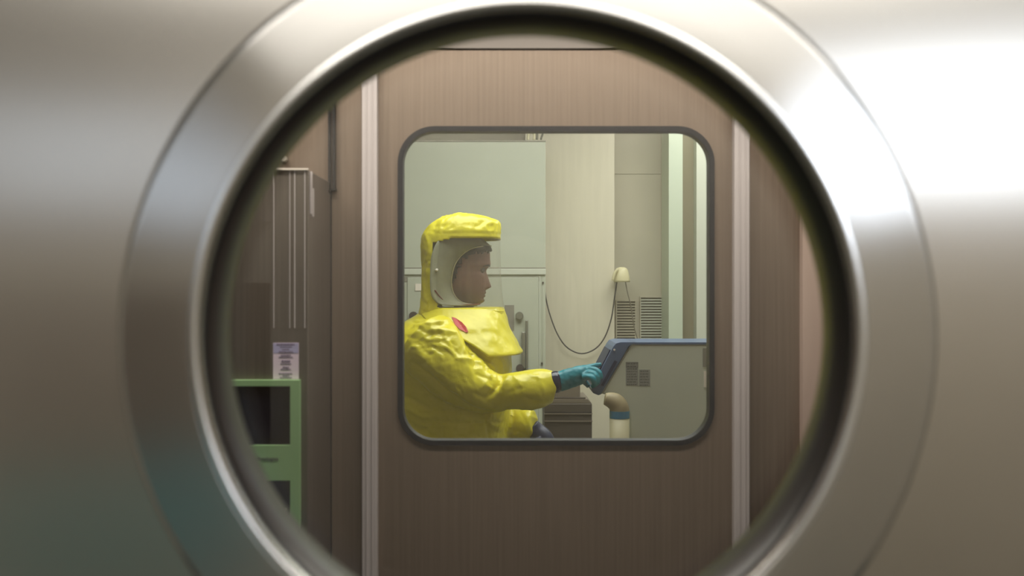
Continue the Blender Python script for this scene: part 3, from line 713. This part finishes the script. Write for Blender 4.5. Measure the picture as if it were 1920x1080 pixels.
ARM2 = [(835, 640, 3.88, .060), (850, 720, 3.90, .055), (890, 785, 3.90, .045), (950, 800, 3.80, .035), (1000, 804, 3.72, .022), (1015, 816, 3.71, .018)]
tube(fbm, pxtube(ARM), n=20); tube(fbm, pxtube(ARM2), n=20)
body = obj('body', fbm, 'skin', per, smooth=True); body['label'] = 'face in profile with short beard stubble'
# eyes, brows, hair, stubble
for s in (-1, 1):
    bm = B(); ell(bm, Vector((X(903.5, DP), DP+s*.031, Z(507, DP))), (.0115, .0115, .0105)); obj('eye', bm, 'eye', per, smooth=True)
    bm = B(); tube(bm, [(X(908.5, DP), DP+s*.018, Z(504.5, DP), .0016), (X(908.3, DP), DP+s*.032, Z(503.5, DP), .0022), (X(902, DP), DP+s*.043, Z(505.5, DP), .0016)], n=8); obj('upper_eyelid', bm, 'hair', per, smooth=True)
    bm = B(); tube(bm, [(X(918.0, DP), DP+s*.012, Z(499.5, DP), .0022), (X(916.2, DP), DP+s*.030, Z(497.2, DP), .0036), (X(906, DP), DP+s*.049, Z(499.5, DP), .0022)], n=8); obj('eyebrow', bm, 'hair', per, smooth=True)
hl = [(430, 940), (465, 940), (470, 921), (473, 912), (475, 896), (479, 882), (486, 872), (496, 865), (508, 860), (518, 856), (545, 845), (575, 840)]
bm = B(); rr = []
for k, py in enumerate(rows_):
    if py > 560: break
    if py < 461.5: continue
    rr.append(k)
src = rings
vmap = {}
def hv(k, j):
    if (k, j) not in vmap:
        x, y, z = src[k][j]; xf, xb, w = sinterp(prof, rows_[k]); c = (X(xf, DP)+X(xb, DP))/2
        d_ = Vector((x-c, (y-DP), .25*(z-Z(500, DP)))).normalized(); t = .0045 + (.005 if rows_[k] < 472 else 0)
        vmap[(k, j)] = bm.verts.new(Vector((x, y, z))+d_*t)
    return vmap[(k, j)]
for k in rr[:-1]:
    for j in range(nn):
        if k+1 not in rr: break
        j2 = (j+1) % nn; xm = (src[k][j][0]+src[k][j2][0])/2; pxm = xm/DP*F+960
        if pxm < interp(hl, rows_[k]+1.8*math.sin(j*2.7)+1.2*math.sin(j*1.1))[0]+1.0*math.sin(j*2.3+k): bm.faces.new((hv(k, j), hv(k, j2), hv(k+1, j2), hv(k+1, j)))
hr = obj('hair', bm, 'hair', per, smooth=True)
sd = hr.modifiers.new('sol', 'SOLIDIFY'); sd.thickness = .005; sd.offset = -1
# stubble as darker pigment low on the face
nt_ = M['skin'].node_tree; b_ = nt_.nodes['Principled BSDF']
tc = nt_.nodes.new('ShaderNodeTexCoord'); sp_ = nt_.nodes.new('ShaderNodeSeparateXYZ'); nt_.links.new(tc.outputs['Object'], sp_.inputs[0])
mr = nt_.nodes.new('ShaderNodeMapRange'); mr.inputs['From Min'].default_value = Z(556, DP); mr.inputs['From Max'].default_value = Z(533, DP)
mr.inputs['To Min'].default_value = .8; mr.inputs['To Max'].default_value = 0.; nt_.links.new(sp_.outputs['Z'], mr.inputs['Value'])
mx = nt_.nodes.new('ShaderNodeMix'); mx.data_type = 'RGBA'; mx.inputs['B'].default_value = lin((92, 66, 54))
old = b_.inputs['Base Color'].links[0].from_socket
nt_.links.new(mr.outputs[0], mx.inputs['Factor']); nt_.links.new(old, mx.inputs['A']); nt_.links.new(mx.outputs['Result'], b_.inputs['Base Color'])

# --- suit: trunk, sleeves, trousers, boots fused into one skin
bm = B()
trunk = [(576, 797, 938, .112), (588, 784, 943, .135), (602, 762, 946, .175), (620, 733, 949, .215), (645, 715, 954, .235), (680, 706, 958, .238), (720, 706, 959, .232), (760, 710, 957, .225), (800, 712, 955, .222), (840, 712, 953, .225), (900, 716, 948, .225), (950, 725, 940, .21)]
loft(bm, [ring(a, b, c, d_) for a, b, c, d_ in trunk])
SLV = [(797, 640, 3.53, .120), (822, 665, 3.50, .116), (858, 704, 3.48, .100), (893, 727, 3.47, .086), (922, 735, 3.47, .070), (945, 735, 3.47, .064), (975, 731, 3.45, .068), (1003, 727, 3.45, .069), (1024, 727, 3.45, .063), (1042, 731, 3.45, .047)]
SLV2 = [(840, 650, 3.86, .12), (868, 710, 3.90, .105), (900, 772, 3.90, .085), (938, 798, 3.84, .068), (968, 796, 3.76, .062), (990, 793, 3.72, .058), (1001, 792, 3.71, .046)]
tube(bm, pxtube(SLV), n=28, k=5, squash=1.0); tube(bm, pxtube(SLV2), n=28, k=5)
for s in (-1, 1):
    tube(bm, [(X(832, DP), DP+s*.10, .98, .125), (X(845, DP), DP+s*.11, .5, .105), (X(848, DP), DP+s*.115, .12, .09)], n=24)
suit = obj('protective_suit', bm, 'yellow', per)
remesh(suit, .0055, 6)
def smask(p):
    t = (p.z-Z(600, DP))/.03
    return max(.15, min(1, 1-t)) if t > 0 else 1
crumple(suit, .0022, .010, 3., smask)
creases(suit)
def boots():
    for s in (-1, 1):
        bm = B(); x = X(848, DP); y = DP+s*.115
        loft(bm, [[(x+ox+a*sup(t, 2.5)[0], y+w*sup(t, 2.5)[1], z) for t in (2*PI*j/28 for j in range(28))] for z, ox, a, w in
                  ((0, .06, .15, .052), (.02, .06, .155, .055), (.06, .055, .145, .055), (.09, .03, .115, .056), (.13, .0, .085, .062), (.24, -.003, .078, .066))])
        obj('boot', bm, 'rubber', per, smooth=True)
boots()

# --- hood and visor on one outline
hood = [(402, 867, 871, .012), (402.8, 858, 884, .045), (405, 846, 899, .075), (409, 831, 915, .095), (413, 824, 927, .106), (418, 816, 935.5, .114), (426, 807, 937.5, .121), (434, 801, 938, .125), (445, 795, 938, .128), (458, 793, 938, .129), (480, 793, 938.5, .129), (510, 793, 939.5, .129), (540, 792.5, 941, .129), (560, 791, 943, .129), (575, 789, 945, .129), (590, 786, 946, .131)]
def hoodpt(py, t):
    xl, xr_, yh = sinterp(hood, py); ex = 2.9
    c = (X(xl, DP)+X(xr_, DP))/2; a = (X(xr_, DP)-X(xl, DP))/2; u = sup(t, ex)
    return Vector((c+a*u[0], DP+yh*u[1], Z(py, DP)))
ys_ = [402, 402.3, 402.8, 403.8, 405, 407] + [409+2.4*k for k in range(16)]
yv = 447.4
ys_ += [yv+2.5*k for k in range(1, 58)]; N_ = 132
def isvis(py, p):
    px_ = p.x/DP*F+960
    # visor: between brim and chin, in front of the side seam, with rounded corners
    if not (447.4 <= py <= 577.5): return False
    edge = 816.5
    if py < 457: edge = 816.5+ (457-py)*4.2
    if py > 545: edge = 816.5+ (py-545)*.35
    return px_ > edge
hb, vb = B(), B(); hm, vm = {}, {}
def gv(bmx, mp, i, j):
    if (i, j) not in mp:
        p = hoodpt(ys_[i], 2*PI*j/N_)
        if bmx is hb:
            n_ = Vector((p.x-X(866, DP), p.y-DP, (p.z-Z(470, DP))*.9)).normalized()
            w = Vector((nz3(p, (9, 9, 9), 1.), nz3(p, (9, 9, 9), 5.), nz3(p, (9, 9, 9), 7.)))*.06; q = p+w
            edge = 1. if ys_[i] < 440 or p.x < X(812, DP) else .25
            p = p + n_*edge*(.0035*(1-abs(nz3(q, (22, 22, 22), 2.))*2.6)+.002*(1-abs(nz3(q, (50, 50, 50), 3.))*2.4)+.005*nz3(q, (10, 10, 10), 4.))
        mp[(i, j)] = bmx.verts.new(p)
    return mp[(i, j)]
for i in range(len(ys_)-1):
    for j in range(N_):
        j2 = (j+1) % N_; c = (hoodpt(ys_[i], 2*PI*j/N_)+hoodpt(ys_[i], 2*PI*j2/N_))/2
        bmx, mp = (vb, vm) if isvis(ys_[i], c) else (hb, hm)
        bmx.faces.new((gv(bmx, mp, i, j), gv(bmx, mp, i, j2), gv(bmx, mp, i+1, j2), gv(bmx, mp, i+1, j)))
hb.faces.new([gv(hb, hm, 0, j) for j in range(N_)])
ho = obj('hood', hb, 'yellow', per, smooth=True, recalc=False)
sd = ho.modifiers.new('sol', 'SOLIDIFY'); sd.thickness = .0018; sd.offset = 0
vi = obj('visor', vb, 'visor', per, smooth=True, recalc=False); vi['label'] = 'clear plastic film face window'
# --- inner hood: cloth funnel from the face opening out to the hood wall
opn0 = [(461.5, 919), (463, 906), (465.5, 893), (470, 881), (480, 867.5), (497, 855.5), (520, 849.5), (540, 849.5), (552, 853.5), (561, 860), (567, 869), (570, 882), (571, 893)]
def headw(py, px_):
    xf, xb, w = sinterp(prof, py); c = (xf+xb)/2; a = (xf-xb)/2; u = min(1, abs(px_-c)/a)
    return w*max(0., 1-u**2.25)**(1/2.25)
loop_i = [(a, x, headw(min(a, 566), x)+(.003 if x < 915 else 0)+(.004 if a < 480 else 0)) for a, x in smoothpath(opn0, 4)]
loop_i[0] = (461.5, 921, .0005); loop_i[-1] = (571, 895, .002)
OUT = [(0, 884, 429, 0), (.10, 874, 431, .06), (.2, 852, 438, .108), (.32, 828, 452, .122), (.45, 815, 478, .126), (.6, 812, 510, .1265), (.8, 813, 548, .1265), (.9, 822, 565, .124), (.96, 848, 573, .115), (1, 895, 574, .0)]
def outer_pt(f):
    px_, py, yh = sinterp(OUT, f)
    return px_, py, yh
bm = B(); n_ = len(loop_i); K = 9
for s in (-1, 1):
    grid = []
    for i, (a, x, w) in enumerate(loop_i):
        f = i/(n_-1); ox, oy, ow = outer_pt(f); row = []
        for k in range(K+1):
            t = k/K; bl = math.sin(t*PI)*.006
            px_ = x+(ox-x)*t; pyy = a+(oy-a)*t; yy = w+(ow-w)*(t**.7)+bl
            row.append(bm.verts.new((X(px_, DP), DP+s*yy, Z(pyy, DP))))
        grid.append(row)
    for i in range(n_-1):
        for k in range(K): bm.faces.new((grid[i][k], grid[i+1][k], grid[i+1][k+1], grid[i][k+1]))
bmesh.ops.remove_doubles(bm, verts=bm.verts, dist=.0005)
ih = obj('inner_hood', bm, 'hood_grey', per, smooth=True); ih['label'] = 'pale cloth hood liner around the face'
sd = ih.modifiers.new('sol', 'SOLIDIFY'); sd.thickness = .0015
for s in (-1, 1):
    bm = B(); tube(bm, [(X(x, DP), DP+s*(w+.001), Z(a, DP), .0022) for a, x, w in loop_i[::2]], n=8, k=2); obj('face_opening_edge', bm, 'cream', ih, smooth=True)
    bm = B(); tube(bm, [(X(x, DP), DP+s*w, Z(y, DP), .0022) for x, y, w in ((820, 544, .122), (830, 557, .114), (842, 567, .105), (870, 570.5, .085), (900, 570, .05))], n=8); obj('liner_hem', bm, 'maroon', ih, smooth=True)
bm = B(); tube(bm, [(X(823, DP), DP-.132, Z(508, DP), .005), (X(824, DP), DP-.120, Z(507, DP), .005)], n=12, k=1); obj('visor_stud', bm, 'white', per, smooth=True)
# --- bib: shroud of the hood lying over the chest
bm = B(); rings = []
bib = [(576, 789, 944.5, .131, 178), (588, 786, 946, .150, 150), (604, 776, 949, .178, 116), (620, 768, 955, .202, 96), (636, 766, 964, .222, 82), (650, 766, 972, .238, 73), (659, 766, 977, .246, 68), (661, 766, 976, .246, 67)]
nb = 60
for k in range(29):
    py = 576+85*k/28; xl, xr_, yh, ang = sinterp(bib, py); row = []
    c = (X(xl, DP)+X(xr_, DP))/2; a = (X(xr_, DP)-X(xl, DP))/2
    for j in range(nb+1):
        t = math.radians(ang)*(2*j/nb-1); u = sup(t, 2.3)
        p = Vector((c+a*u[0], DP+yh*u[1]*1.02, Z(py, DP)+.004*math.cos(t)*0))
        n2 = Vector((u[0], u[1], 0)).normalized()
        p += n2*min(1, (py-574)/20)*(.005*nz3(p, (14, 14, 8), 6.)+.003*(1-abs(nz3(p, (30, 30, 18), 8.))*2.2)) + n2*(.0005+.0055*min(1, (py-576)/30))
        row.append(p)
    rings.append(row)
loft(bm, rings, cap=False, closed=False)
bb = obj('chest_bib', bm, 'yellow', per, smooth=True)
sd = bb.modifiers.new('sol', 'SOLIDIFY'); sd.thickness = .003
# --- red tag on the shoulder, placed on the cloth
bpy.context.view_layer.update()
dg = bpy.context.evaluated_depsgraph_get()
def trees(*os):
    out = []
    for o in os: out.append((BVHTree.FromObject(o, dg), o.matrix_world.copy()))
    return out
TT = trees(suit, bb, ho)
def hit(px_, py_):
    o = Vector((0, 0, CZ)); d_ = (P(px_, py_, 1)-o).normalized(); best = None
    for t, mw in TT:
        mi = mw.inverted(); r = t.ray_cast(mi @ o, d_)
        if r[0] is not None:
            w = mw @ r[0]
            if best is None or (w-o).length < (best-o).length: best = w
    return best, d_
pts = [(847, 594), (854, 596), (866, 604), (874, 613), (878, 622), (874, 623), (862, 617), (853, 608)]
bm = B(); fv, bv = [], []
for a, b in pts:
    h, d_ = hit(a, b)
    if h is None: h = P(a, b, 3.55)
    fv.append(bm.verts.new(h-d_*.005)); bv.append(bm.verts.new(h+d_*.002))
bm.faces.new(fv); bm.faces.new(bv[::-1])
for i in range(len(pts)): bm.faces.new((fv[i], bv[i], bv[(i+1) % len(pts)], fv[(i+1) % len(pts)]))
obj('red_tag', bm, 'red', per)

# --- gloves
HD = 3.435
bm = B()
tube(bm, pxtube([(1038, 718, HD, .030), (1050, 715, HD, .0345), (1066, 710, HD, .034), (1082, 705, HD, .033), (1096, 701, HD, .029), (1103, 701, HD, .020)]), n=24, k=4, squash=.72)
# index: straight, its tip on the screen
tube(bm, pxtube([(1090, 692, HD+.012, .013), (1104, 689, HD+.014, .0105), (1115, 686, HD+.016, .0092), (1123, 684, HD+.018, .0083), (1127.5, 683.2, HD+.018, .0064)]), n=14, k=4)
# middle: nearly straight below it
tube(bm, pxtube([(1094, 697, HD-.002, .013), (1107, 693, HD-.006, .0105), (1118, 694, HD-.016, .0092), (1125, 701, HD-.024, .0083), (1127, 710, HD-.024, .0066)]), n=14, k=4)
# ring and little finger curl down and back
tube(bm, pxtube([(1096, 703, HD-.014, .013), (1108, 700, HD-.022, .0105), (1118, 706, HD-.030, .0095), (1121, 716, HD-.030, .0088), (1116, 722, HD-.026, .0072)]), n=14, k=4)
tube(bm, pxtube([(1094, 708, HD-.022, .0125), (1106, 707, HD-.036, .010), (1113, 713, HD-.042, .009), (1114, 721, HD-.038, .0082), (1109, 725, HD-.032, .0066)]), n=14, k=4)
# thumb leaves the side of the palm near its base
tube(bm, pxtube([(1068, 712, HD+.020, .014), (1082, 712, HD+.030, .013), (1093, 714, HD+.032, .0105), (1099, 719, HD+.028, .0092), (1104, 725, HD+.022, .0075)]), n=14, k=4)
gl = obj('glove', bm, 'teal_glove', per); remesh(gl, .0024, 3); gl['label'] = 'teal glove on the pointing hand'
me = gl.data
for v in me.vertices:
    p = v.co+base(gl); v.co += v.normal*(.0012*nz3(p, (70, 70, 70), 2.)+.0010*(1-abs(nz3(p, (45, 45, 45), 4.))*2))
bm = B(); tube(bm, pxtube([(1030, 719, HD, .034), (1037, 717.5, HD, .037), (1043, 716, HD, .038), (1048, 715, HD, .036), (1051, 714.5, HD, .031)]), n=28, k=3, squash=.85)
cf = obj('glove_cuff', bm, 'navy', per, smooth=True); cf['label'] = 'glossy navy cuff ring at the wrist'
HE = 3.71
bm = B()
tube(bm, pxtube([(996, 800, HE, .033), (1006, 810, HE, .036), (1018, 820, HE-.01, .036), (1028, 830, HE-.02, .030), (1034, 836, HE-.025, .02)]), n=24, k=4, squash=.75)
for k, (oy, ln) in enumerate(((-.034, 1.0), (-.014, 1.1), (.006, 1.05), (.026, .85))):
    tube(bm, pxtube([(1024, 826, HE+oy, .012), (1024+14*ln, 838, HE+oy, .0105), (1024+20*ln, 852, HE+oy, .009), (1024+18*ln, 864, HE+oy, .007)]), n=12, k=4)
tube(bm, pxtube([(1008, 822, HE-.03, .014), (1014, 836, HE-.045, .012), (1024, 850, HE-.05, .009)]), n=12, k=4)
g2 = obj('glove', bm, 'navy_glove', per); remesh(g2, .003, 3); g2['label'] = 'dark navy glove on the lowered hand'
